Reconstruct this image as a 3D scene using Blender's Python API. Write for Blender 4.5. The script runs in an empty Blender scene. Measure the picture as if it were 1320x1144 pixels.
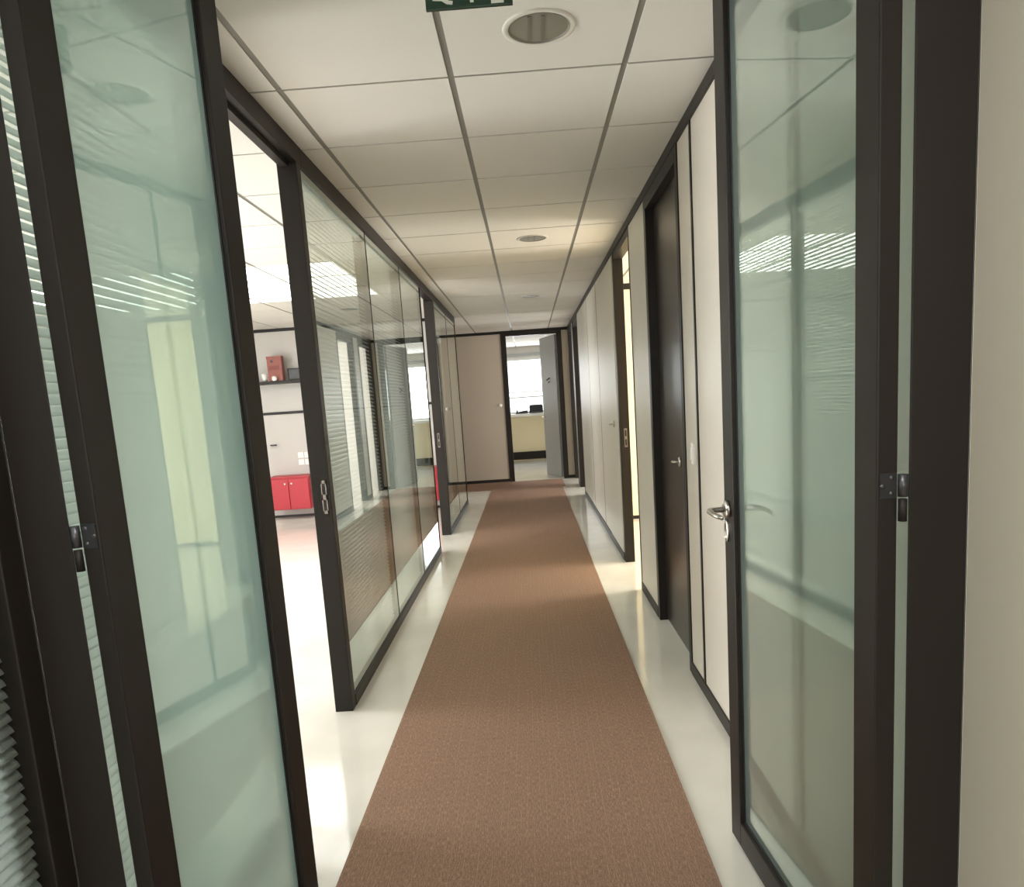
import bpy, bmesh, math, random
from mathutils import Vector, Matrix
random.seed(7)
S = bpy.context.scene
COL = S.collection

# ---------------------------------------------------------------- camera
FPX, CX, CY = 948.63, 664.43, 658.47
PITCH, YAW, ROLL, CAMZ = 0.1507, -0.0265, -0.0668, 1.3874
fw = Vector((math.sin(YAW)*math.cos(PITCH), math.cos(YAW)*math.cos(PITCH), -math.sin(PITCH)))
r0 = Vector((math.cos(YAW), -math.sin(YAW), 0)); u0 = r0.cross(fw)
rt = r0*math.cos(ROLL) + u0*math.sin(ROLL); up = u0*math.cos(ROLL) - r0*math.sin(ROLL)
cd = bpy.data.cameras.new('camera'); cam = bpy.data.objects.new('camera', cd); COL.objects.link(cam)
cd.sensor_fit = 'HORIZONTAL'; cd.sensor_width = 36.0; cd.lens = FPX/1320*36
cd.shift_x = -(CX-660)/1320; cd.shift_y = (CY-572)/1320; cd.clip_start = 0.02
mw = Matrix((rt, up, -fw)).transposed().to_4x4(); mw.translation = (0, 0, CAMZ)
cam.matrix_world = mw; S.camera = cam

# ---------------------------------------------------------------- world, exposure
S.view_settings.view_transform = 'Standard'; S.view_settings.look = 'None'
S.view_settings.exposure = -0.06; S.view_settings.gamma = 1.0
S.view_settings.use_curve_mapping = False
S.cycles.transparent_max_bounces = 24
S.cycles.max_bounces = 10; S.cycles.diffuse_bounces = 6
W = bpy.data.worlds.new('World'); S.world = W; W.use_nodes = True
W.node_tree.nodes['Background'].inputs[0].default_value = (0.93, 0.97, 1.0, 1)
W.node_tree.nodes['Background'].inputs[1].default_value = 3.0

# ---------------------------------------------------------------- daylight of the rooms, plus added fill lights
def area_light(name, loc, direction, sx, sy, watts, col=(1, 1, 1), spread=math.pi):
    l = bpy.data.lights.new(name, 'AREA'); l.shape = 'RECTANGLE'; l.size = sx; l.size_y = sy
    l.energy = watts; l.color = col; l.spread = spread
    o = bpy.data.objects.new(name, l); COL.objects.link(o); o.location = loc
    o.rotation_euler = Vector(direction).to_track_quat('-Z', 'Z').to_euler()
    o['kind'] = 'helper'
    return o
area_light('office_window_light', (-5.5, 3.7, 1.6), (1, 0, 0), 4.2, 1.6, 510, (.95, .98, 1.0))
area_light('meeting_window_light', (4.3, 6.2, 1.6), (-1, 0, 0), 3.0, 1.5, 330, (1, .97, .92))
area_light('lobby_window_light', (-0.1, -2.85, 1.6), (0, 1, 0), 1.5, 1.6, 40, (1, .97, .95))
area_light('added_lobby_fill', (-.1, .2, 2.47), (0, 0, -1), .6, 1.0, 26, (1, .97, .94))  # added fill above the camera, brightens the near blind slats and lobby wall
area_light('added_blind_backlight', (-3.7, .2, 1.6), (1, 0, 0), 2.4, 1.5, 120, (.92, .97, 1.0))  # added unseen light, makes the near blind's slats glow from behind
area_light('side_hall_light', (-3.9, 11.2, 1.5), (1, 0, 0), 2.2, 1.6, 12, (1, .98, .96))
area_light('far_room_light', (3.3, 10.6, 1.6), (-1, 0, 0), 2.0, 1.5, 120, (1, .98, .97))
area_light('end_room_light', (0.1, 16.35, 1.65), (0, -1, -.1), 2.4, 1.1, 55, (.95, .98, 1))

# ---------------------------------------------------------------- materials
def mat(name):
    m = bpy.data.materials.new(name); m.use_nodes = True
    nt = m.node_tree; return m, nt, nt.nodes['Principled BSDF']
def N(nt, t, **kw):
    n = nt.nodes.new(t)
    for k, v in kw.items(): setattr(n, k, v)
    return n
def plain(name, rgb, rough=.5, metal=0., spec=.5, noise=0., scale=40., bump=0., bscale=200.):
    m, nt, b = mat(name)
    b.inputs['Base Color'].default_value = (*rgb, 1); b.inputs['Roughness'].default_value = rough
    b.inputs['Metallic'].default_value = metal; b.inputs['Specular IOR Level'].default_value = spec
    tc = N(nt, 'ShaderNodeTexCoord')
    if noise:
        n = N(nt, 'ShaderNodeTexNoise'); n.inputs['Scale'].default_value = scale; n.inputs['Detail'].default_value = 4
        nt.links.new(tc.outputs['Object'], n.inputs['Vector'])
        mx = N(nt, 'ShaderNodeMix', data_type='RGBA')
        mx.inputs['A'].default_value = (*[c*(1-noise) for c in rgb], 1)
        mx.inputs['B'].default_value = (*[min(1, c*(1+noise)) for c in rgb], 1)
        nt.links.new(n.outputs['Fac'], mx.inputs['Factor']); nt.links.new(mx.outputs['Result'], b.inputs['Base Color'])
    if bump:
        n2 = N(nt, 'ShaderNodeTexNoise'); n2.inputs['Scale'].default_value = bscale; n2.inputs['Detail'].default_value = 3
        nt.links.new(tc.outputs['Object'], n2.inputs['Vector'])
        bp = N(nt, 'ShaderNodeBump'); bp.inputs['Strength'].default_value = bump; bp.inputs['Distance'].default_value = .002
        nt.links.new(n2.outputs['Fac'], bp.inputs['Height']); nt.links.new(bp.outputs['Normal'], b.inputs['Normal'])
    return m
def glass(name, tint, layers, milk=0., milkcol=(.8, .9, .86)):
    m = bpy.data.materials.new(name); m.use_nodes = True; nt = m.node_tree; nt.nodes.clear()
    out = N(nt, 'ShaderNodeOutputMaterial'); mix = N(nt, 'ShaderNodeMixShader')
    tr = N(nt, 'ShaderNodeBsdfTransparent'); tr.inputs['Color'].default_value = (*tint, 1)
    gl = N(nt, 'ShaderNodeBsdfGlossy'); gl.inputs['Roughness'].default_value = 0.01
    gl.inputs['Color'].default_value = (.93, .97, .94, 1)
    fr = N(nt, 'ShaderNodeFresnel'); fr.inputs['IOR'].default_value = 1.52
    ge = N(nt, 'ShaderNodeNewGeometry')
    def M(op, a, b):
        n = N(nt, 'ShaderNodeMath', operation=op)
        for i, v in enumerate((a, b)):
            if isinstance(v, (int, float)): n.inputs[i].default_value = v
            else: nt.links.new(v, n.inputs[i])
        return n.outputs[0]
    F = fr.outputs[0]
    f = M('DIVIDE', M('MULTIPLY', F, layers), M('ADD', M('MULTIPLY', F, layers-1), 1.0))
    f = M('MULTIPLY', f, M('SUBTRACT', 1.0, ge.outputs['Backfacing']))
    body = tr.outputs[0]
    if milk:
        df = N(nt, 'ShaderNodeBsdfDiffuse'); df.inputs['Color'].default_value = (*milkcol, 1)
        tl = N(nt, 'ShaderNodeBsdfTranslucent'); tl.inputs['Color'].default_value = (*milkcol, 1)
        mm = N(nt, 'ShaderNodeMixShader'); mm.inputs[0].default_value = .90
        nt.links.new(df.outputs[0], mm.inputs[1]); nt.links.new(tl.outputs[0], mm.inputs[2])
        mb = N(nt, 'ShaderNodeMixShader'); nt.links.new(M('MULTIPLY', M('SUBTRACT', 1.0, ge.outputs['Backfacing']), milk), mb.inputs[0])
        nt.links.new(tr.outputs[0], mb.inputs[1]); nt.links.new(mm.outputs[0], mb.inputs[2]); body = mb.outputs[0]
    nt.links.new(f, mix.inputs[0]); nt.links.new(body, mix.inputs[1]); nt.links.new(gl.outputs[0], mix.inputs[2])
    nt.links.new(mix.outputs[0], out.inputs[0]); return m
def emit(name, rgb, s):
    m, nt, b = mat(name)
    b.inputs['Base Color'].default_value = (*rgb, 1); b.inputs['Emission Color'].default_value = (*rgb, 1)
    b.inputs['Emission Strength'].default_value = s; return m

FRAME = plain('dark_brown_metal', (.019, .0155, .013), .45, 0, .25, .06, 30)
WOODD = plain('dark_door_laminate', (.028, .0215, .0185), .28, 0, .35, .12, 25)
BEIGE = plain('beige_wall_panel', (.57, .525, .455), .42, 0, .35, .03, 60, .08, 400)
LOBBY = plain('beige_wall_paint', (.50, .462, .375), .6, 0, .3, .03, 30)
YELLOW = plain('pale_yellow_wall', (.86, .76, .52), .6)
ENDW = plain('beige_end_panel', (.50, .435, .35), .5, 0, .3, .03, 60)
WHITEW = plain('warm_white_wall', (.80, .77, .73), .6)
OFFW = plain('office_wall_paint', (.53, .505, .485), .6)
TILE = plain('ceiling_tile', (.72, .69, .645), .9, 0, .1, .04, 300, .15, 350)
SLAB = plain('ceiling_slab', (.70, .665, .61), .9)
GRID = plain('ceiling_grid_metal', (.22, .205, .18), .5)
def slat_mat(name, thru):
    m, nt, b = mat(name)
    b.inputs['Base Color'].default_value = (.84, .86, .85, 1); b.inputs['Roughness'].default_value = .4
    t = N(nt, 'ShaderNodeBsdfTranslucent'); t.inputs['Color'].default_value = (.84, .88, .86, 1)
    mx = N(nt, 'ShaderNodeMixShader'); mx.inputs[0].default_value = thru
    nt.links.new(b.outputs[0], mx.inputs[1]); nt.links.new(t.outputs[0], mx.inputs[2])
    nt.links.new(mx.outputs[0], nt.nodes['Material Output'].inputs[0]); return m
SLAT = slat_mat('white_translucent_slat', .6)
SLATM = slat_mat('white_metal_slat', .10)
CHROME = plain('satin_chrome', (.50, .475, .43), .3, 1.)
BRONZE = plain('brushed_bronze', (.30, .27, .24), .4, 1.)
STEEL = plain('dark_steel', (.10, .10, .11), .35, .8)
WPLAST = plain('white_plastic', (.86, .85, .82), .35)
GREYDOOR = plain('grey_door_laminate', (.42, .43, .43), .35)
RED = plain('red_lacquer', (.42, .012, .025), .45)
REDLBL = plain('dull_red_print', (.22, .05, .045), .55)
REDBOX = plain('faded_red_card', (.29, .105, .085), .55, 0, .3, .25, 22)
BLACK = plain('black_plastic', (.02, .02, .023), .4)
GREEN = plain('exit_green', (.010, .045, .022), .4)
PRINT = plain('white_print', (.78, .80, .74), .5)
RUBBER = plain('dark_seal', (.012, .012, .012), .5)
GLEAF = glass('door_glass', (.86, .94, .91), 3.2, .66, (.80, .92, .925))
GCLEAR = glass('clear_glass', (.95, .97, .96), 1)
GWALL = glass('partition_glass', (.85, .885, .86), 5)
LIGHTP = emit('light_panel_diffuser', (1, .985, .95), 5.5)
TRIMR = plain('lamp_trim_cream', (.66, .63, .57), .5)
LAMPRIB = plain('lamp_rib_metal', (.15, .14, .115), .45)
LAMPOFF = plain('unlit_lamp_glass', (.21, .20, .165), .45)

def floor_mat():
    m, nt, b = mat('cream_vinyl_floor')
    b.inputs['Roughness'].default_value = .10; b.inputs['Specular IOR Level'].default_value = .6
    tc = N(nt, 'ShaderNodeTexCoord'); n = N(nt, 'ShaderNodeTexNoise'); n.inputs['Scale'].default_value = 3.0; n.inputs['Detail'].default_value = 6
    nt.links.new(tc.outputs['Object'], n.inputs['Vector'])
    r = N(nt, 'ShaderNodeValToRGB'); r.color_ramp.elements[0].color = (.72, .70, .63, 1); r.color_ramp.elements[1].color = (.79, .77, .70, 1)
    r.color_ramp.elements[0].position = .35; r.color_ramp.elements[1].position = .65
    nt.links.new(n.outputs['Fac'], r.inputs[0]); nt.links.new(r.outputs[0], b.inputs['Base Color'])
    n2 = N(nt, 'ShaderNodeTexNoise'); n2.inputs['Scale'].default_value = 14; nt.links.new(tc.outputs['Object'], n2.inputs['Vector'])
    bp = N(nt, 'ShaderNodeBump'); bp.inputs['Strength'].default_value = .06; bp.inputs['Distance'].default_value = .004
    nt.links.new(n2.outputs['Fac'], bp.inputs['Height']); nt.links.new(bp.outputs['Normal'], b.inputs['Normal'])
    return m
FLOOR = floor_mat()

def carpet_mat():
    m, nt, b = mat('brown_striped_carpet')
    b.inputs['Roughness'].default_value = .95; b.inputs['Specular IOR Level'].default_value = .08
    tc = N(nt, 'ShaderNodeTexCoord')
    def noise(sx, sy, detail):
        mp = N(nt, 'ShaderNodeMapping'); mp.inputs['Scale'].default_value = (sx, sy, 1)
        n = N(nt, 'ShaderNodeTexNoise'); n.inputs['Scale'].default_value = 1; n.inputs['Detail'].default_value = detail
        nt.links.new(tc.outputs['Object'], mp.inputs['Vector']); nt.links.new(mp.outputs[0], n.inputs['Vector']); return n
    a = noise(320, 45, 3); c = noise(420, 260, 2); ln = noise(36, 2.2, 1)
    r = N(nt, 'ShaderNodeValToRGB'); e = r.color_ramp.elements
    e[0].position = .36; e[0].color = (.228, .150, .108, 1); e[1].position = .70; e[1].color = (.385, .250, .176, 1)
    k = e.new(.52); k.color = (.290, .188, .135, 1)
    nt.links.new(a.outputs['Fac'], r.inputs[0])
    r2 = N(nt, 'ShaderNodeValToRGB'); r2.color_ramp.elements[0].position = .35; r2.color_ramp.elements[0].color = (.72, .72, .72, 1)
    r2.color_ramp.elements[1].position = .65; r2.color_ramp.elements[1].color = (1.25, 1.22, 1.2, 1)
    nt.links.new(c.outputs['Fac'], r2.inputs[0])
    mx = N(nt, 'ShaderNodeMix', data_type='RGBA', blend_type='MULTIPLY'); mx.inputs['Factor'].default_value = 1
    nt.links.new(r.outputs[0], mx.inputs['A']); nt.links.new(r2.outputs[0], mx.inputs['B'])
    sx = N(nt, 'ShaderNodeSeparateXYZ'); nt.links.new(tc.outputs['Object'], sx.inputs[0])
    def M(op, a_, b_):
        n = N(nt, 'ShaderNodeMath', operation=op)
        for i, v in enumerate((a_, b_)):
            if isinstance(v, (int, float)): n.inputs[i].default_value = v
            else: nt.links.new(v, n.inputs[i])
        return n.outputs[0]
    line = M('LESS_THAN', M('FRACT', M('DIVIDE', M('ADD', sx.outputs[0], 5.0), .0215), 0), .13)
    line = M('MULTIPLY', line, M('GREATER_THAN', ln.outputs['Fac'], .5))
    m2 = N(nt, 'ShaderNodeMix', data_type='RGBA'); nt.links.new(M('MULTIPLY', line, .28), m2.inputs['Factor'])
    nt.links.new(mx.outputs['Result'], m2.inputs['A']); m2.inputs['B'].default_value = (.46, .30, .195, 1)
    nt.links.new(m2.outputs['Result'], b.inputs['Base Color'])
    bp = N(nt, 'ShaderNodeBump'); bp.inputs['Strength'].default_value = .5; bp.inputs['Distance'].default_value = .003
    nt.links.new(c.outputs['Fac'], bp.inputs['Height']); nt.links.new(bp.outputs['Normal'], b.inputs['Normal'])
    return m
CARPET = carpet_mat()

# ---------------------------------------------------------------- mesh helpers
def link(name, me, m, parent=None, loc=(0, 0, 0), rot=(0, 0, 0)):
    o = bpy.data.objects.new(name, me); COL.objects.link(o)
    if m and not me.materials: me.materials.append(m)
    o.location = loc; o.rotation_euler = rot
    if parent: o.parent = parent
    return o
def bm_box(bm, x0, x1, y0, y1, z0, z1):
    v = [bm.verts.new((x, y, z)) for x in (x0, x1) for y in (y0, y1) for z in (z0, z1)]
    for q in ((0, 1, 3, 2), (4, 6, 7, 5), (0, 4, 5, 1), (2, 3, 7, 6), (0, 2, 6, 4), (1, 5, 7, 3)):
        bm.faces.new([v[i] for i in q])
def finish(bm, bevel=0., seg=2):
    bmesh.ops.recalc_face_normals(bm, faces=bm.faces)
    if bevel: bmesh.ops.bevel(bm, geom=list(bm.edges), offset=bevel, segments=seg, affect='EDGES', profile=.6)
    me = bpy.data.meshes.new('mesh'); bm.to_mesh(me); bm.free()
    return me
CACHE = {}
def boxmesh(sx, sy, sz, m, bevel=0.):
    k = (round(sx, 4), round(sy, 4), round(sz, 4), m.name, bevel)
    if k not in CACHE:
        bm = bmesh.new(); bm_box(bm, -sx/2, sx/2, -sy/2, sy/2, -sz/2, sz/2); me = finish(bm, bevel); me.materials.append(m); CACHE[k] = me
    return CACHE[k]
def box(name, x0, x1, y0, y1, z0, z1, m, parent=None, bevel=0.):
    me = boxmesh(abs(x1-x0), abs(y1-y0), abs(z1-z0), m, bevel)
    o = link(name, me, m, parent, ((x0+x1)/2, (y0+y1)/2, (z0+z1)/2))
    return o
def tube(bm, pts, radii, n=12, cap=True):
    rings = []
    for i, p in enumerate(pts):
        p = Vector(p); a = Vector(pts[max(i-1, 0)]); b = Vector(pts[min(i+1, len(pts)-1)])
        d = (b-a).normalized(); q = d.to_track_quat('Z', 'Y'); r = radii[i] if isinstance(radii, (list, tuple)) else radii
        rings.append([bm.verts.new(p + q @ Vector((r*math.cos(t), r*math.sin(t), 0))) for t in [2*math.pi*k/n for k in range(n)]])
    for A, B in zip(rings, rings[1:]):
        for k in range(n): bm.faces.new((A[k], A[(k+1) % n], B[(k+1) % n], B[k]))
    if cap: bm.faces.new(rings[0][::-1]); bm.faces.new(rings[-1])
def tubes(name, chains, m, parent=None, n=12, loc=(0, 0, 0), rot=(0, 0, 0)):
    bm = bmesh.new()
    for pts, r in chains: tube(bm, pts, r, n)
    me = finish(bm)
    for p in me.polygons: p.use_smooth = True
    return link(name, me, m, parent, loc, rot)
def lathe(name, prof, m, parent=None, loc=(0, 0, 0), rot=(0, 0, 0), n=40):
    bm = bmesh.new(); rings = []
    for r, z in prof:
        rings.append([bm.verts.new((max(r, 1e-4)*math.cos(t), max(r, 1e-4)*math.sin(t), z)) for t in [2*math.pi*k/n for k in range(n)]])
    for A, B in zip(rings, rings[1:]):
        for k in range(n): bm.faces.new((A[k], A[(k+1) % n], B[(k+1) % n], B[k]))
    bmesh.ops.remove_doubles(bm, verts=bm.verts, dist=2e-4)
    me = finish(bm)
    for p in me.polygons: p.use_smooth = True
    return link(name, me, m, parent, loc, rot)
def prism(name, poly, t, m, parent=None, loc=(0, 0, 0), rot=(0, 0, 0)):
    bm = bmesh.new()
    a = [bm.verts.new((x, 0, z)) for x, z in poly]; b = [bm.verts.new((x, t, z)) for x, z in poly]
    bm.faces.new(a); bm.faces.new(b[::-1]); k = len(poly)
    for i in range(k): bm.faces.new((a[i], b[i], b[(i+1) % k], a[(i+1) % k]))
    return link(name, finish(bm), m, parent, loc, rot)
def empty(name, loc=(0, 0, 0), rz=0):
    o = bpy.data.objects.new(name, None); COL.objects.link(o); o.location = loc; o.rotation_euler = (0, 0, rz); o.empty_display_size = .1
    return o
def tag(o, label, cat, group=None, kind=None):
    o['label'] = label; o['category'] = cat
    if group: o['group'] = group
    if kind: o['kind'] = kind
    return o
def struct(o, label, cat): return tag(o, label, cat, None, 'structure')

H = 2.5
XL, XR = -.906, .725          # corridor faces of the two side walls
XLB, XRB = -.981, .797        # their far faces
X0, Y0 = -.7949, 2.7418       # ceiling grid origin
YE = 12.45                    # end wall

# ---------------------------------------------------------------- floor, carpets
fl = box('floor', -5.8, 4.6, -3.1, 17.0, -.10, 0, FLOOR)
struct(fl, 'glossy cream floor running beside the brown carpet and into the rooms', 'floor')
c1 = box('carpet_runner', -.652, .455, -3.0, 11.36, 0, .008, CARPET)
tag(c1, 'long brown finely striped carpet runner down the middle of the corridor', 'carpet')
c2 = box('carpet_strip', -3.8, .50, 11.362, 12.36, 0, .008, CARPET)
tag(c2, 'brown carpet strip lying crosswise in front of the end wall', 'carpet')

# ---------------------------------------------------------------- ceiling
ce = box('ceiling', -5.8, 4.6, -3.1, 17.0, 2.52, 2.62, SLAB)
struct(ce, 'off-white suspended ceiling of square tiles in a grey metal grid', 'ceiling')
LIGHTCELLS = [(i, j) for i in range(-6, -1) for j in range(5, 8)]   # luminous panels in the office ceiling
def ceil_child(o):
    o.parent = ce; o.location = Vector(o.location) - Vector(ce.location)
def tile_room(x0, x1, y0, y1):
    i0 = math.floor((x0-X0)/.6); i1 = math.ceil((x1-X0)/.6); j0 = math.floor((y0-Y0)/.6); j1 = math.ceil((y1-Y0)/.6)
    for i in range(i0, i1):
        a = max(x0, X0+.6*i+(.011)); b = min(x1, X0+.6*(i+1)-.011)
        if b-a < .02: continue
        for j in range(j0, j1):
            c = max(y0, Y0+.6*j+.0065); d = min(y1, Y0+.6*(j+1)-.0065)
            if d-c < .02: continue
            if (i, j) in LIGHTCELLS and x1 < -.95: continue
            ceil_child(box('ceiling_tile', a, b, c, d, 2.5, 2.519, TILE))
    for i in range(i0+1, i1):
        x = X0+.6*i; ceil_child(box('grid_runner', x-.0105, x+.0105, y0, y1, 2.504, 2.519, GRID))
    for j in range(j0+1, j1):
        y = Y0+.6*j; ceil_child(box('cross_tee', x0, x1, y-.006, y+.006, 2.5035, 2.518, GRID))
tile_room(XL, XR, 1.30, 9.93)
tile_room(-2.6, XR, 9.93, YE)
tile_room(-.938, .7657, .3, 1.30)
tile_room(-5.0, XLB, 1.5, 9.84)
tile_room(XRB, 2.2, 4.9, 8.0)
tile_room(-.9, 1.1, 12.55, 16.6)

for (i, j) in LIGHTCELLS:
    x = X0+.6*i; y = Y0+.6*j
    o = empty('ceiling_light', (x+.3, y+.3, 2.5))
    r_, c_ = j-5, -2-i
    tag(o, 'bright square office ceiling light, %s from the glass partition, %s row' % (('first', 'second', 'third', 'fourth', 'fifth')[c_], ('nearest', 'middle', 'farthest')[r_]), 'ceiling light', 'lit panels of the office ceiling')
    link('diffuser', boxmesh(.568, .568, .012, LIGHTP), LIGHTP, o, (0, 0, .008))
    fr = bmesh.new()
    for a in ((-.295, -.284, -.295, .295), (.284, .295, -.295, .295), (-.284, .284, -.295, -.284), (-.284, .284, .284, .295)):
        bm_box(fr, a[0], a[1], a[2], a[3], -.001, .018)
    link('frame', finish(fr), WPLAST, o)

# ---------------------------------------------------------------- blinds
def slat_mesh(length, m, depth=.025):
    k = ('slat', round(length, 3), depth, m.name)
    if k in CACHE: return CACHE[k]
    bm = bmesh.new(); n = 4; rows = []
    for i in range(n+1):
        t = i/n-.5; x = t*depth; z = .0022*(1-4*t*t)
        rows.append([bm.verts.new((x, y, z+dz)) for dz in (.0003, -.0003) for y in (-length/2, length/2)])
    for A, B in zip(rows, rows[1:]):
        bm.faces.new((A[0], A[1], B[1], B[0])); bm.faces.new((A[2], B[2], B[3], A[3]))
        bm.faces.new((A[0], B[0], B[2], A[2])); bm.faces.new((A[1], A[3], B[3], B[1]))
    for A in (rows[0], rows[-1]): bm.faces.new((A[0], A[1], A[3], A[2]))
    me = finish(bm); me.materials.append(m)
    for p in me.polygons: p.use_smooth = True
    CACHE[k] = me; return me
def blind(label, x, y0, y1, z0, z1, tilt, m=SLAT, pitch=.022, group='white slatted blinds'):
    o = empty('venetian_blind', (x, (y0+y1)/2, z0)); tag(o, label, 'blind', group)
    L = y1-y0; me = slat_mesh(L, m)
    n = int((z1-z0-.03)/pitch)
    for i in range(n):
        link('slat', me, m, o, (0, 0, .012+i*pitch), (0, tilt, 0))
    link('head_rail', boxmesh(.028, L, .022, SLAT, .002), SLAT, o, (0, 0, z1-z0-.011))
    link('bottom_rail', boxmesh(.024, L, .010, SLAT, .002), SLAT, o, (0, 0, .003))
    for s in (-.36, .36):
        tubes('lift_cord', [([(0, s*L, 0), (0, s*L, z1-z0)], .0008)], SLAT, o, 5)
    return o

# ---------------------------------------------------------------- left wall : glazed partition
wl = struct(empty('wall_left', (0, 0, 0)), 'dark framed glass partition wall along the left side of the corridor', 'wall')
ZT, ZB = 2.425, .055
def rail(y0, y1, bottom=True):
    box('top_rail', XLB, XL+.006, y0, y1, ZT, H, FRAME, wl, .003)
    if bottom: box('bottom_rail', XLB, XL+.006, y0, y1, 0, ZB, FRAME, wl, .003)
rail(1.354, 2.28); rail(2.28, 3.30, False); rail(3.30, 6.80); rail(6.80, 7.76, False); rail(7.76, 9.99)
def post(y0, y1, x0=XLB-.004, x1=XL+.004): return box('post', x0, x1, y0, y1, 0, H, FRAME, wl, .003)
post(1.354, 1.372); post(2.28, 2.33); pj = post(3.235, 3.295); post(6.79, 6.80, XL-.03, XL+.002); pf = post(7.70, 7.76, -1.0, XL+.004); post(9.975, 9.99, XL-.02, XL+.002)
def pane(y0, y1, x=XL-.004):
    box('glass_pane', x-.008, x, y0, y1, ZB, ZT, GWALL, wl)
pane(1.372, 2.28); pane(3.297, 4.562); pane(4.572, 5.732); pane(5.742, 6.79); pane(7.76, 8.895); pane(8.905, 9.975)
for y in (4.567, 5.737, 8.90):
    box('glass_joint', XL-.014, XL-.002, y-.005, y+.005, ZB, ZT, RUBBER, wl)
    box('mullion', XLB+.002, XL-.016, y-.028, y+.028, ZB, ZT, FRAME, wl, .002)
# door stop strip under the rail of the open doorway
box('door_stop', XLB+.01, XL-.03, 2.33, 3.235, ZT-.02, ZT, FRAME, wl)
BLX = XL-.04
blind('white venetian blind in the glass panel behind the open left door leaf', BLX, 1.376, 2.27, .07, 2.41, math.radians(60))
blind('white venetian blind inside the glass panel just past the open office doorway', BLX, 3.31, 4.53, .07, 2.41, math.radians(42), SLATM)
blind('white venetian blind inside the middle glass panel of the left partition', BLX, 4.61, 5.70, .07, 2.41, math.radians(42), SLATM)
blind('white venetian blind inside the third glass panel before the far left opening', BLX, 5.78, 6.77, .07, 2.41, math.radians(42), SLATM)
def strike(parent, loc, rz):
    """lock strike plate: chrome frame with two dark slots, lies in the XZ plane facing -Y"""
    o = empty('strike_plate', loc, rz); o.parent = parent
    bm = bmesh.new(); w, h = .024, .15
    for a in ((-w/2, -w/2+.005, -h/2, h/2), (w/2-.005, w/2, -h/2, h/2), (-w/2, w/2, -h/2, -h/2+.014), (-w/2, w/2, h/2-.014, h/2), (-w/2, w/2, -.012, .012)):
        bm_box(bm, a[0], a[1], -.003, .001, a[2], a[3])
    link('plate', finish(bm), BRONZE, o)
    box('latch_hole', -w/2+.005, w/2-.005, -.0015, .001, .012, h/2-.014, RUBBER, o)
    box('bolt_hole', -w/2+.005, w/2-.005, -.0015, .001, -h/2+.014, -.012, RUBBER, o)
strike(pj, Vector((-.930, 3.235, 1.01))-pj.location, 0)
strike(pf, Vector((-.955, 7.70, 1.01))-pf.location, 0)

# glazed return at the end of the partition
wr = struct(empty('wall_return', (0, 0, 0)), 'narrow glass return at the far end of the left partition', 'wall')
box('glass_pane', -1.2, -.93, 9.955, 9.963, ZB, ZT, GWALL, wr)
box('top_rail', -1.2, -.93, 9.93, 9.985, ZT, H, FRAME, wr); box('bottom_rail', -1.2, -.93, 9.93, 9.985, 0, ZB, FRAME, wr)

# ---------------------------------------------------------------- right wall : beige panels
wr2 = struct(empty('wall_right', (0, 0, 0)), 'right corridor wall of beige panels with dark joints and trims', 'wall')
def rpanel(y0, y1, z0=.055, z1=2.455): box('wall_panel', XR, XRB-.005, y0, y1, z0, z1, BEIGE, wr2, .0015)
def rcore(y0, y1): box('wall_core', XR+.012, XRB, y0, y1, 0, H, RUBBER, wr2)
for a, b in ((1.354, 1.99), (2.004, 3.186), (3.20, 3.455), (4.40, 5.055), (5.99, 7.462), (7.474, 8.63), (8.642, 10.2), (11.15, 11.45)):
    rpanel(a, b)
for a, b in ((1.354, 3.455), (4.40, 5.055), (5.99, 10.2), (11.14, 11.45)):
    rcore(a, b)
    box('base_trim', XR-.008, XR+.02, a, b, 0, .06, FRAME, wr2, .002)
box('top_trim', XR-.010, XRB, 1.354, YE, 2.45, H, FRAME, wr2, .002)
for y, pz, hw in ((1.997, .006, .010), (3.193, .006, .010), (7.468, .001, .008), (8.636, .001, .008)): box('panel_joint', XR-pz, XR+.02, y-hw, y+hw, .055, 2.455, FRAME, wr2)
# open doorway to the bright room
box('post', XR-.004, XRB, 5.05, 5.075, 0, H, FRAME, wr2, .003)
pr_ = box('post', XR-.004, XRB, 5.925, 5.995, 0, H, FRAME, wr2, .003)
box('header', XR+.0, XRB, 5.07, 5.93, 2.40, 2.46, FRAME, wr2, .002)
strike(pr_, Vector((.764, 5.925, 1.02))-pr_.location, 0)
# far openings
box('post', XR-.004, XRB, 10.19, 10.22, 0, H, FRAME, wr2, .003)
box('post', XR-.010, XRB, 11.06, 11.14, 0, H, FRAME, wr2, .003)
box('header', XR, XRB, 10.2, 11.1, 2.36, 2.46, FRAME, wr2)
box('post', XR-.004, XRB, 11.45, 11.53, 0, H, FRAME, wr2, .003)
box('post', XR-.004, XRB, 12.33, 12.45, 0, H, FRAME, wr2, .003)
box('header', XR, XRB, 11.5, 12.35, 2.36, 2.46, FRAME, wr2)

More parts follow.
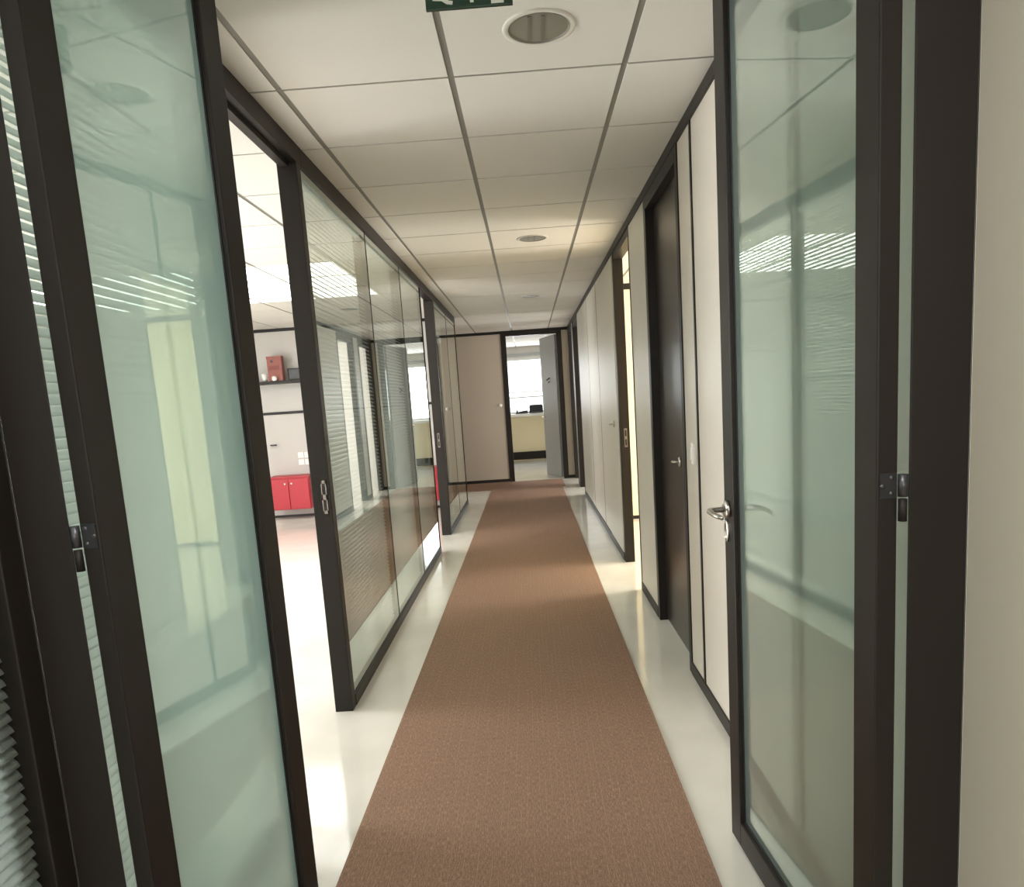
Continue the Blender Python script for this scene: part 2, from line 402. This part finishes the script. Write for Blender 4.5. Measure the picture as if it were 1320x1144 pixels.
# dark brown door in the right wall
d1 = struct(empty('door_1', (XR, 3.9, 0)), 'closed dark brown door in the right wall beside the light switch', 'door')
def dchild(p, name, x0, x1, y0, y1, z0, z1, m, bevel=.002):
    o = box(name, x0, x1, y0, y1, z0, z1, m, None, bevel); o.parent = p; o.location = Vector(o.location)-Vector(p.location); return o
dchild(d1, 'door_frame', XR-.006, XRB, 3.455, 3.505, 0, 2.455, FRAME)
dchild(d1, 'door_frame', XR-.006, XRB, 4.335, 4.40, 0, 2.455, FRAME)
dchild(d1, 'door_head', XR-.006, XRB, 3.505, 4.335, 2.385, 2.455, FRAME)
lf = dchild(d1, 'door_leaf', XR+.040, XRB-.01, 3.505, 4.335, .008, 2.383, WOODD, .002)
def lever(parent, loc, rz, length=.11, neck=.042, mirror=1, th=.009):
    """lever handle on a face whose outward normal is local -Y; lever runs to local +X * mirror"""
    o = empty('lever_handle', loc, rz); o.parent = parent
    lathe('rose', [(0, .0), (.026, .0), (.026, .006), (.022, .010), (.011, .011), (.0, .011)], CHROME, o, (0, 0, 0), (math.pi/2, 0, 0), 24)
    m = mirror
    tubes('lever', [([(0, -.006, 0), (0, -neck*.6, 0), (m*.004, -neck*.9, 0), (m*.016, -neck, 0), (m*length*.6, -neck-.003, -.002), (m*length, -neck+.004, -.004)],
                     [th*1.1, th*1.1, th*1.15, th*1.1, th*.95, th*.7])], CHROME, o, 14)
    return o
def escutcheon(parent, loc, rz):
    o = empty('key_escutcheon', loc, rz); o.parent = parent
    bm = bmesh.new(); n = 24
    def ov(a, b, y): return [bm.verts.new((a*math.cos(t), y, b*math.sin(t))) for t in [2*math.pi*k/n for k in range(n)]]
    R = [ov(.017, .032, 0), ov(.017, .032, -.005), ov(.011, .025, -.007), ov(.009, .023, -.002)]
    for A, B in zip(R, R[1:]):
        for k in range(n): bm.faces.new((A[k], A[(k+1) % n], B[(k+1) % n], B[k]))
    link('ring', finish(bm), CHROME, o)
    bm = bmesh.new(); q = ov(.0092, .0232, -.0015); bm.faces.new(q); q2 = ov(.0092, .0232, .0); bm.faces.new(q2[::-1])
    for k in range(n): bm.faces.new((q[k], q[(k+1) % n], q2[(k+1) % n], q2[k]))
    link('cylinder_lock', finish(bm), STEEL, o)
    return o
lever(lf, Vector((XR+.040, 3.80, 1.01))-Vector((XR, 3.9, 0))-lf.location, -math.pi/2, .085, .03, -1, .007)
# handle of the flush panel door further on
d5 = struct(empty('door_5', (XR, 6.6, 0)), 'flush beige panel door with small chrome handle beyond the open right doorway', 'door')
dchild(d5, 'door_leaf', XR-.004, XR+.02, 6.06, 6.92, .06, 2.44, BEIGE, .001)
lever(d5, (-.004, -.30, 1.12), -math.pi/2, .09, .035, -1, .007)

# light switch on the right wall
sw = tag(empty('light_switch', (XR, 3.275, 1.095)), 'small white light switch on the beige panel beside the dark door', 'light switch')
link('plate', boxmesh(.014, .040, .095, WPLAST, .003), WPLAST, sw, (-.007, 0, 0))
link('rocker', boxmesh(.006, .026, .055, WPLAST, .002), WPLAST, sw, (-.016, 0, 0), (0, .06, 0))

# ---------------------------------------------------------------- end wall with open door
we = struct(empty('wall_end', (0, 0, 0)), 'end wall of the corridor, beige panels in dark trims around an open doorway', 'wall')
JL0, JL1, JR0, JR1 = -.388, -.302, .535, .615
box('wall_panel', -1.55, JL0, YE, YE+.08, .05, 2.455, ENDW, we, .0015)
box('wall_panel', -3.8, -1.562, YE, YE+.08, .05, 2.455, ENDW, we, .0015)
box('wall_panel', JR1, XRB, YE, YE+.08, .05, 2.455, ENDW, we, .0015)
box('wall_panel', XRB, 4.6, YE, YE+.08, 0, H, WHITEW, we)
box('wall_panel', -5.8, -3.8, YE, YE+.08, 0, H, WHITEW, we)
box('wall_core', -1.57, -1.54, YE+.01, YE+.08, 0, H, RUBBER, we)
box('top_trim', -3.8, XR, YE-.012, YE+.085, 2.455, H, FRAME, we, .002)
box('base_trim', -3.8, JL0, YE-.01, YE+.085, 0, .05, FRAME, we, .002)
box('base_trim', JR1, XR, YE-.01, YE+.085, 0, .05, FRAME, we, .002)
box('door_jamb', JL0, JL1, YE-.014, YE+.09, 0, 2.46, FRAME, we, .003)
box('door_jamb', JR0, JR1, YE-.014, YE+.09, 0, 2.46, FRAME, we, .003)
box('door_head', JL1, JR0, YE-.014, YE+.09, 2.41, 2.46, FRAME, we, .003)
kb = tag(empty('wall_button', (-.464, YE, 1.29)), 'small round cream button on the end wall left of the open doorway', 'button')
lathe('base_ring', [(0, 0), (.03, 0), (.03, .008), (.024, .012), (0, .012)], WPLAST, kb, (0, 0, 0), (math.pi/2, 0, 0), 24)
lathe('knob', [(.018, 0), (.018, .02), (.012, .026), (0, .027)], WPLAST, kb, (0, -.01, 0), (math.pi/2, 0, 0), 24)
# grey door leaf swung into the end room, hinged on the right jamb
hx, hy, fx, fy = .500, 12.56, .268, 13.34
ang = math.atan2(fy-hy, fx-hx); wid = math.hypot(fx-hx, fy-hy)
d4 = struct(empty('door_4', (hx, hy, 0), ang), 'grey door standing open at the far end of the corridor', 'door')
lf4 = box('door_leaf', 0, wid, -.042, 0, .008, 2.405, GREYDOOR, d4, .002)
for zz in (.25, 1.25, 2.2): tubes('hinge', [([(0, -.02, zz-.05), (0, -.02, zz+.05)], .009)], CHROME, d4, 10)
lever(d4, (wid-.06, 0, 1.03), math.pi, .10, .045, 1, .009)
escutcheon(d4, (wid-.06, 0, .95), math.pi)
hk = tubes('coat_hook', [([(wid*.45, 0, 1.70), (wid*.45, .03, 1.68), (wid*.45, .05, 1.66), (wid*.45, .055, 1.68)], .008), ([(wid*.45, 0, 1.64), (wid*.45, .02, 1.62), (wid*.45, .032, 1.635)], .008)], STEEL, d4, 8)

# ---------------------------------------------------------------- end room with window
rw = struct(empty('wall_window', (0, 0, 0)), 'far wall of the end room with a bright window and dark baseboard', 'wall')
YW = 16.5
box('wall_panel', -2.5, 2.5, YW, YW+.15, 0, 1.02, YELLOW, rw)
box('wall_panel', -2.5, 2.5, YW, YW+.15, 2.28, H, WHITEW, rw)
box('wall_panel', -2.5, -1.2, YW, YW+.15, 1.02, 2.28, WHITEW, rw); box('wall_panel', 1.3, 2.5, YW, YW+.15, 1.02, 2.28, WHITEW, rw)
box('baseboard', -2.5, 2.5, YW-.03, YW, .03, .20, FRAME, rw)
box('valance', -2.5, 2.5, YW-.06, YW, 2.30, 2.36, GREYDOOR, rw)
for s, nm in ((-2.5, 'wall_end_room_left'), (2.5, 'wall_end_room_right')):
    struct(box(nm, s-.05, s+.05, YE+.1, YW+.1, 0, H, WHITEW), 'white side wall of the end room', 'wall')['group'] = 'end room side walls'
w1 = struct(empty('window_1', (0, YW+.05, 1.02)), 'bright overexposed window with horizontal bars in the end room', 'window')
def wchild(name, x0, x1, z0, z1, m=WPLAST, d=.04): return box(name, x0, x1, -d/2, d/2, z0, z1, m, w1)
for a in ((-1.2, -1.14, 0, 1.26), (1.24, 1.3, 0, 1.26), (-1.14, 1.24, 0, .07), (-1.14, 1.24, 1.19, 1.26)): wchild('window_frame', *a)
wchild('glazing_bar', -1.14, 1.24, .37, .40); wchild('glazing_bar', -1.14, 1.24, .49, .51)
wchild('glass_pane', -1.14, 1.24, .07, 1.19, GCLEAR, .008)
sl = struct(box('window_sill', -1.3, 1.4, YW-.30, YW+.02, .99, 1.05, WPLAST, None, .004), 'long white window sill in the end room', 'sill')
# machines on the sill
pm = tag(empty('desk_printer', (.17, 16.33, 1.05)), 'small black printer on the white sill of the end room window', 'printer')
link('body', boxmesh(.30, .22, .16, BLACK, .012), BLACK, pm, (0, 0, .085)); link('lid', boxmesh(.27, .19, .02, STEEL, .006), STEEL, pm, (0, 0, .172))
link('paper_tray', boxmesh(.22, .10, .012, STEEL, .003), STEEL, pm, (0, -.14, .03))
pk = tag(empty('desk_phone', (-.15, 16.33, 1.05)), 'low black telephone beside the printer on the end room sill', 'telephone')
prism('body', [(-.13, 0), (.13, 0), (.13, .07), (.02, .06), (-.13, .035)], .16, BLACK, pk, (0, -.08, 0))
tubes('handset', [([(-.10, -.07, .055), (-.095, -.03, .075), (-.095, .03, .075), (-.10, .07, .055)], [.022, .014, .014, .022])], BLACK, pk, 10)

# ---------------------------------------------------------------- enclosing walls of the rooms out of direct view
def sidewall(name, x0, x1, y0, y1, label, m=WHITEW): return struct(box(name, x0, x1, y0, y1, 0, H, m), label, 'wall')
sidewall('wall_office_left', -5.75, -5.6, 1.2, 9.95, 'white outer wall of the office with its windows')
sidewall('wall_office_near', -5.6, XLB, 1.2, 1.33, 'white near wall of the office behind the left glass panel')
sidewall('wall_side_office', -3.95, -3.8, -3.0, 1.2, 'white outer wall of the side office behind the near blind')
sidewall('wall_side_office_back', -3.8, -1.01, -3.1, -3.0, 'white back wall of the side office')
sidewall('wall_hall_left', -4.1, -4.0, 9.98, YE, 'white wall closing the side hall on the left')
sidewall('wall_bright_far', XRB, 4.5, 8.0, 8.1, 'pale yellow wall seen through the open right doorway', YELLOW)
sidewall('wall_bright_near', XRB, 4.5, 4.45, 4.55, 'pale yellow near wall of the bright right hand room', YELLOW)
sidewall('wall_bright_right', 4.4, 4.5, 4.5, 8.05, 'pale outer wall of the bright right hand room', YELLOW)
sidewall('wall_far_right', 3.4, 3.5, 8.1, YE, 'white outer wall of the far right hand room')
struct(box('baseboard_bright', XRB, 4.4, 7.985, 8.0, 0, .035, FRAME), 'thin dark baseboard under the pale yellow wall', 'baseboard')
struct(box('trim_bright', XRB, 4.4, 7.98, 8.0, 2.44, H, FRAME), 'dark trim along the top of the pale yellow wall', 'trim')

# office end wall with shelf, sockets and red cabinet
YO = 9.84
wo = struct(empty('wall_office_end', (0, 0, 0)), 'white end wall of the office with dark trims, seen through the left doorway', 'wall')
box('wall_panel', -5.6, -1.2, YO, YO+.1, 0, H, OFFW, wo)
box('top_trim', -5.6, -1.2, YO-.012, YO, 2.46, 2.5, FRAME, wo); box('wall_rail', -5.6, -1.2, YO-.014, YO, 1.385, 1.42, FRAME, wo)
box('base_trim', -5.6, -1.2, YO-.012, YO, 0, .03, FRAME, wo)
sh = tag(empty('wall_shelf', (-3.3, YO, 1.80)), 'dark brown shelf on the white office wall above the red cabinet', 'shelf')
link('board', boxmesh(1.6, .24, .035, FRAME, .002), FRAME, sh, (0, -.12, 0))
for s in (-.6, .6): prism('bracket', [(-.01, -.017), (.01, -.017), (.01, -.12), (-.01, -.12)], .18, FRAME, sh, (s, -.19, 0))
YB = YO-.16
rb = tag(empty('red_box', (-3.24, YB, 1.8175)), 'faded red printed box standing on the dark office shelf', 'box')
link('body', boxmesh(.19, .10, .30, REDBOX, .003), REDBOX, rb, (0, 0, .15)); link('lid', boxmesh(.196, .106, .035, REDBOX, .003), REDBOX, rb, (0, 0, .2985))
link('label_print', boxmesh(.13, .004, .05, REDLBL), REDLBL, rb, (-.005, -.0515, .17)); link('dark_mark', boxmesh(.03, .004, .03, BLACK), BLACK, rb, (-.03, -.0515, .25))
bl = lathe('white_ball', [(0, 0), (.018, .002), (.030, .014), (.034, .032), (.030, .050), (.018, .062), (0, .065)], WPLAST, None, (-3.245, YB-.086, 1.8175))
tag(bl, 'small round white ornament in front of the red box on the shelf', 'ornament')
mg = tag(empty('white_cup', (-3.40, YB, 1.8175)), 'small white cup at the left of the red box on the shelf', 'cup')
lathe('cup_body', [(0, 0), (.028, 0), (.034, .05), (.036, .10), (.033, .10), (.030, .01), (0, .008)], WPLAST, mg, n=24)
tubes('cup_handle', [([(.032, 0, .08), (.055, 0, .075), (.06, 0, .05), (.05, 0, .03), (.03, 0, .03)], .005)], WPLAST, mg, 8)
pc = tag(empty('picture_frame', (-2.99, YB, 1.8175)), 'dark framed picture leaning on the shelf right of the red box', 'picture frame')
link('panel', boxmesh(.18, .012, .13, BLACK), STEEL, pc, (0, 0, .075))
for a in ((-.10, -.088, 0, .15), (.088, .10, 0, .15), (-.088, .088, 0, .014), (-.088, .088, .136, .15)):
    box('frame_bar', a[0], a[1], -.014, .012, a[2], a[3], FRAME, pc)
cb = tag(empty('red_cabinet', (-3.19, YO-.17, .14)), 'low red cabinet under the sockets, seen through the left doorway', 'cabinet', 'red cabinets on the office end wall')
link('body', boxmesh(.54, .30, .42, RED, .004), RED, cb, (0, .0, .21))
link('top', boxmesh(.55, .32, .016, RED, .003), RED, cb, (0, 0, .428))
for s in (-1, 1):
    dr = link('door', boxmesh(.258, .016, .39, RED, .002), RED, cb, (s*.133, -.158, .21))
    lathe('knob', [(0, 0), (.012, 0), (.012, .012), (.007, .018), (0, .019)], WPLAST, dr, (-s*.09, -.008, .135), (math.pi/2, 0, 0), 16)
cb2 = cb.copy(); COL.objects.link(cb2); cb2.location.x = -1.50
cb2['label'] = 'low red cabinet glimpsed through the far left opening'
for ch in list(cb.children):
    c = ch.copy(); COL.objects.link(c); c.parent = cb2
    for g in list(ch.children):
        d = g.copy(); COL.objects.link(d); d.parent = c
for r_ in range(2):
    for q in range(3):
        o = empty('wall_socket', (-3.085+q*.085, YO, .83-r_*.095))
        tag(o, '%s white wall socket in the %s row above the red cabinet' % (('leftmost', 'middle', 'rightmost')[q], ('upper', 'lower')[r_]), 'socket', 'wall sockets above the red cabinet')
        link('plate', boxmesh(.074, .016, .074, WPLAST, .004), WPLAST, o, (0, -.008, 0))
        lathe('socket_well', [(0, .001), (.018, .001), (.020, .004), (.022, .004), (.022, 0)], WPLAST, o, (0, -.016, 0), (math.pi/2, 0, 0), 20)
hb = tubes('coat_peg', [([(-3.46, YO, .985), (-3.46, YO-.05, .985), (-3.43, YO-.06, .985), (-3.38, YO-.06, .985)], .010)], STEEL, None, 10)
tag(hb, 'small dark metal peg on the office wall left of the sockets', 'peg')

# ---------------------------------------------------------------- glazed double door at the near end of the corridor
YH = 1.30
pt = struct(empty('door_frame', (0, 0, 0)), 'dark brown frame of the open double glass door', 'door frame')
def jamb(x0, x1):
    # splayed post: full width in front, narrower towards the corridor
    o = prism('jamb', [(x0[0], 1.30), (x1[0], 1.30), (x1[1], 1.352), (x0[1], 1.352)], H, FRAME, pt)
    o.rotation_euler = (math.pi/2, 0, 0); o.location = (0, 0, 0)
    bv = o.modifiers.new('rounded', 'BEVEL'); bv.width = .004; bv.segments = 3
    o.data.transform(Matrix(((1, 0, 0, 0), (0, -1, 0, H), (0, 0, 1, 0), (0, 0, 0, 1)))); o.data.transform(Matrix(((1, 0, 0, 0), (0, 0, 1, 0), (0, 1, 0, 0), (0, 0, 0, 1))))
    o.rotation_euler = (0, 0, 0)
    b2 = bmesh.new(); b2.from_mesh(o.data); bmesh.ops.recalc_face_normals(b2, faces=b2.faces); b2.to_mesh(o.data); b2.free()
    return o
jamb((-.9377, -.9377), (-.8433, -.880)); jamb((.6598, .688), (.7657, .7657))
box('header', -.8433, .6598, 1.30, 1.345, 2.452, H, FRAME, pt, .004)
def leaf(name, label, hx, hy, fx, fy, side, handle):
    """local X runs from hinge to free edge, local Y=0 is the corridor face, thickness goes to +side*Y"""
    ang = math.atan2(fy-hy, fx-hx); wd = math.hypot(fx-hx, fy-hy); T = .038*side
    o = struct(empty(name, (hx, hy, 0), ang), label, 'door')
    z0, z1, s = (.018 if handle else .008), 2.448, .078
    box('stile', 0, s, 0, T, z0, z1, FRAME, o, .003)
    box('stile', wd-s, wd, 0, T, z0, z1, FRAME, o, .003)
    box('bottom_rail', s, wd-s, 0, T, z0, z0+s, FRAME, o, .003)
    box('top_rail', s, wd-s, 0, T, z1-s, z1, FRAME, o, .003)
    g = T*.42
    box('glass_pane', s, wd-s, g, g+.006*side, z0+s, z1-s, GLEAF, o)
    for a in ((s, s+.004, z0+s, z1-s), (wd-s-.004, wd-s, z0+s, z1-s), (s+.004, wd-s-.004, z0+s, z0+s+.004), (s+.004, wd-s-.004, z1-s-.004, z1-s)):
        box('glazing_seal', a[0], a[1], g-.004*side, g+.010*side, a[2], a[3], RUBBER, o)
    for zz in (.25, 1.17, 2.22):
        h = empty('hinge', (0, T*.9, zz)); h.parent = o
        tubes('knuckle', [([(-.006, .010*side, .002), (-.006, .010*side, .042)], .0085)], STEEL, h, 12)
        tubes('pin', [([(-.006, .010*side, -.042), (-.006, .010*side, -.002)], .0075)], FRAME, h, 12)
        link('flap', boxmesh(.002, .030, .045, BLACK), BLACK, h, (-.001, -.014*side, .022))
        for (q, w) in ((-.008, .036), (-.024, .022), (-.008, .008)):
            lathe('screw', [(0, .002), (.0035, .0015), (.0042, 0)], STEEL, h, (-.002, q*side, w), (0, -math.pi/2, 0), 12)
    if handle:
        # the corridor face looks to local -side*Y
        rz = 0 if side > 0 else math.pi
        lever(o, (wd-.030, 0, 1.036), rz, .115, .058, -1 if side > 0 else 1, .0075)
        escutcheon(o, (wd-.026, 0, .973), rz)
    return o
# right leaf: its corridor face looks to -X; local X is ~ +Y so local +Y is ~ -X -> thickness to -Y
leaf('door_3', 'open right leaf of the double glass door with chrome lever handle', .6042, YH, .547, 2.114, -1, True)
leaf('door_2', 'open left leaf of the double glass door in front of the blinds', -.7904, YH, -.692, 1.93, 1, False)

# ---------------------------------------------------------------- lobby around the camera
struct(box('wall_lobby_right', .7657, .90, -3.0, 1.30, 0, H, LOBBY), 'plain beige wall at the right edge beside the door frame', 'wall')
struct(box('wall_lobby_back', -1.1, .9, -3.1, -3.0, 0, H, LOBBY), 'beige wall behind the viewer', 'wall')
wg = struct(empty('wall_lobby_left', (0, 0, 0)), 'glazed partition with blinds at the left edge beside the door frame', 'wall')
box('stile', -1.01, -.938, 1.245, 1.30, 0, H, FRAME, wg, .003); box('stile', -1.01, -.938, -.1, -.04, 0, H, FRAME, wg, .003)
box('bottom_rail', -1.01, -.938, -.04, 1.245, 0, .06, FRAME, wg, .003); box('top_rail', -1.01, -.938, -.04, 1.245, 2.43, H, FRAME, wg, .003)
box('glass_pane', -.952, -.944, -.04, 1.245, .06, 2.43, GCLEAR, wg)
box('wall_panel', -1.01, -.938, -3.0, -.1, 0, H, LOBBY, wg)
blind('white closed venetian blind at the left edge beside the door frame', -.972, -.02, 1.24, .08, 2.42, math.radians(50))

# ---------------------------------------------------------------- downlights and exit sign
for k, (y, lab) in enumerate(((2.4418, 'round unlit recessed ceiling lamp nearest the exit sign'), (5.4418, 'round unlit recessed ceiling lamp in the middle of the corridor ceiling'), (8.4418, 'round unlit recessed ceiling lamp farthest down the corridor'))):
    o = empty('ceiling_lamp', (.105, y, 2.5)); tag(o, lab, 'ceiling lamp', 'recessed corridor lamps')
    lathe('trim_ring', [(.090, .012), (.090, -.001), (.095, -.004), (.107, -.005), (.112, -.003), (.113, .0)], TRIMR, o)
    lathe('groove_ring', [(.0895, .0), (.092, -.0042), (.0945, -.0046)], GRID, o, (0, 0, -.0004))
    lathe('lamp_glass', [(0, -.0035), (.05, -.003), (.091, -.001)], LAMPOFF, o)
    for s in (-.03, .012): link('lamp_rib', boxmesh(.010, .15, .002, LAMPRIB), LAMPRIB, o, (s, 0, -.0035))
ex = tag(empty('exit_sign', (-.083, 1.985, 2.348)), 'green emergency exit sign with white running figure under the ceiling', 'sign')
link('panel', boxmesh(.215, .010, .118, GREEN, .001), GREEN, ex, (0, 0, .059))
for s in (-.07, .07): tubes('hanger', [([(s, 0, .118), (s, 0, .146)], .002)], STEEL, ex, 8)
FY = -.0052
def mark(name, poly): prism(name, [(x-.1075, z) for x, z in poly], .0012, PRINT, ex, (0, FY-.001, 0))
mark('running_figure', [(.018, .020), (.040, .018), (.052, .010), (.066, .008), (.068, .016), (.057, .018), (.050, .030), (.056, .045), (.066, .043), (.068, .050), (.056, .054), (.050, .070), (.042, .070), (.034, .060), (.026, .050), (.030, .046), (.039, .054), (.036, .036), (.032, .028), (.018, .028)])
mark('figure_head', [(.050+.009*math.cos(t), .084+.009*math.sin(t)) for t in [2*math.pi*k/14 for k in range(14)]])
mark('arrow', [(.110, .010), (.119, .010), (.119, .060), (.128, .060), (.1115, .082), (.095, .060), (.110, .060)])
mark('door_mark', [(.162, .004), (.193, .004), (.193, .098), (.162, .098)])
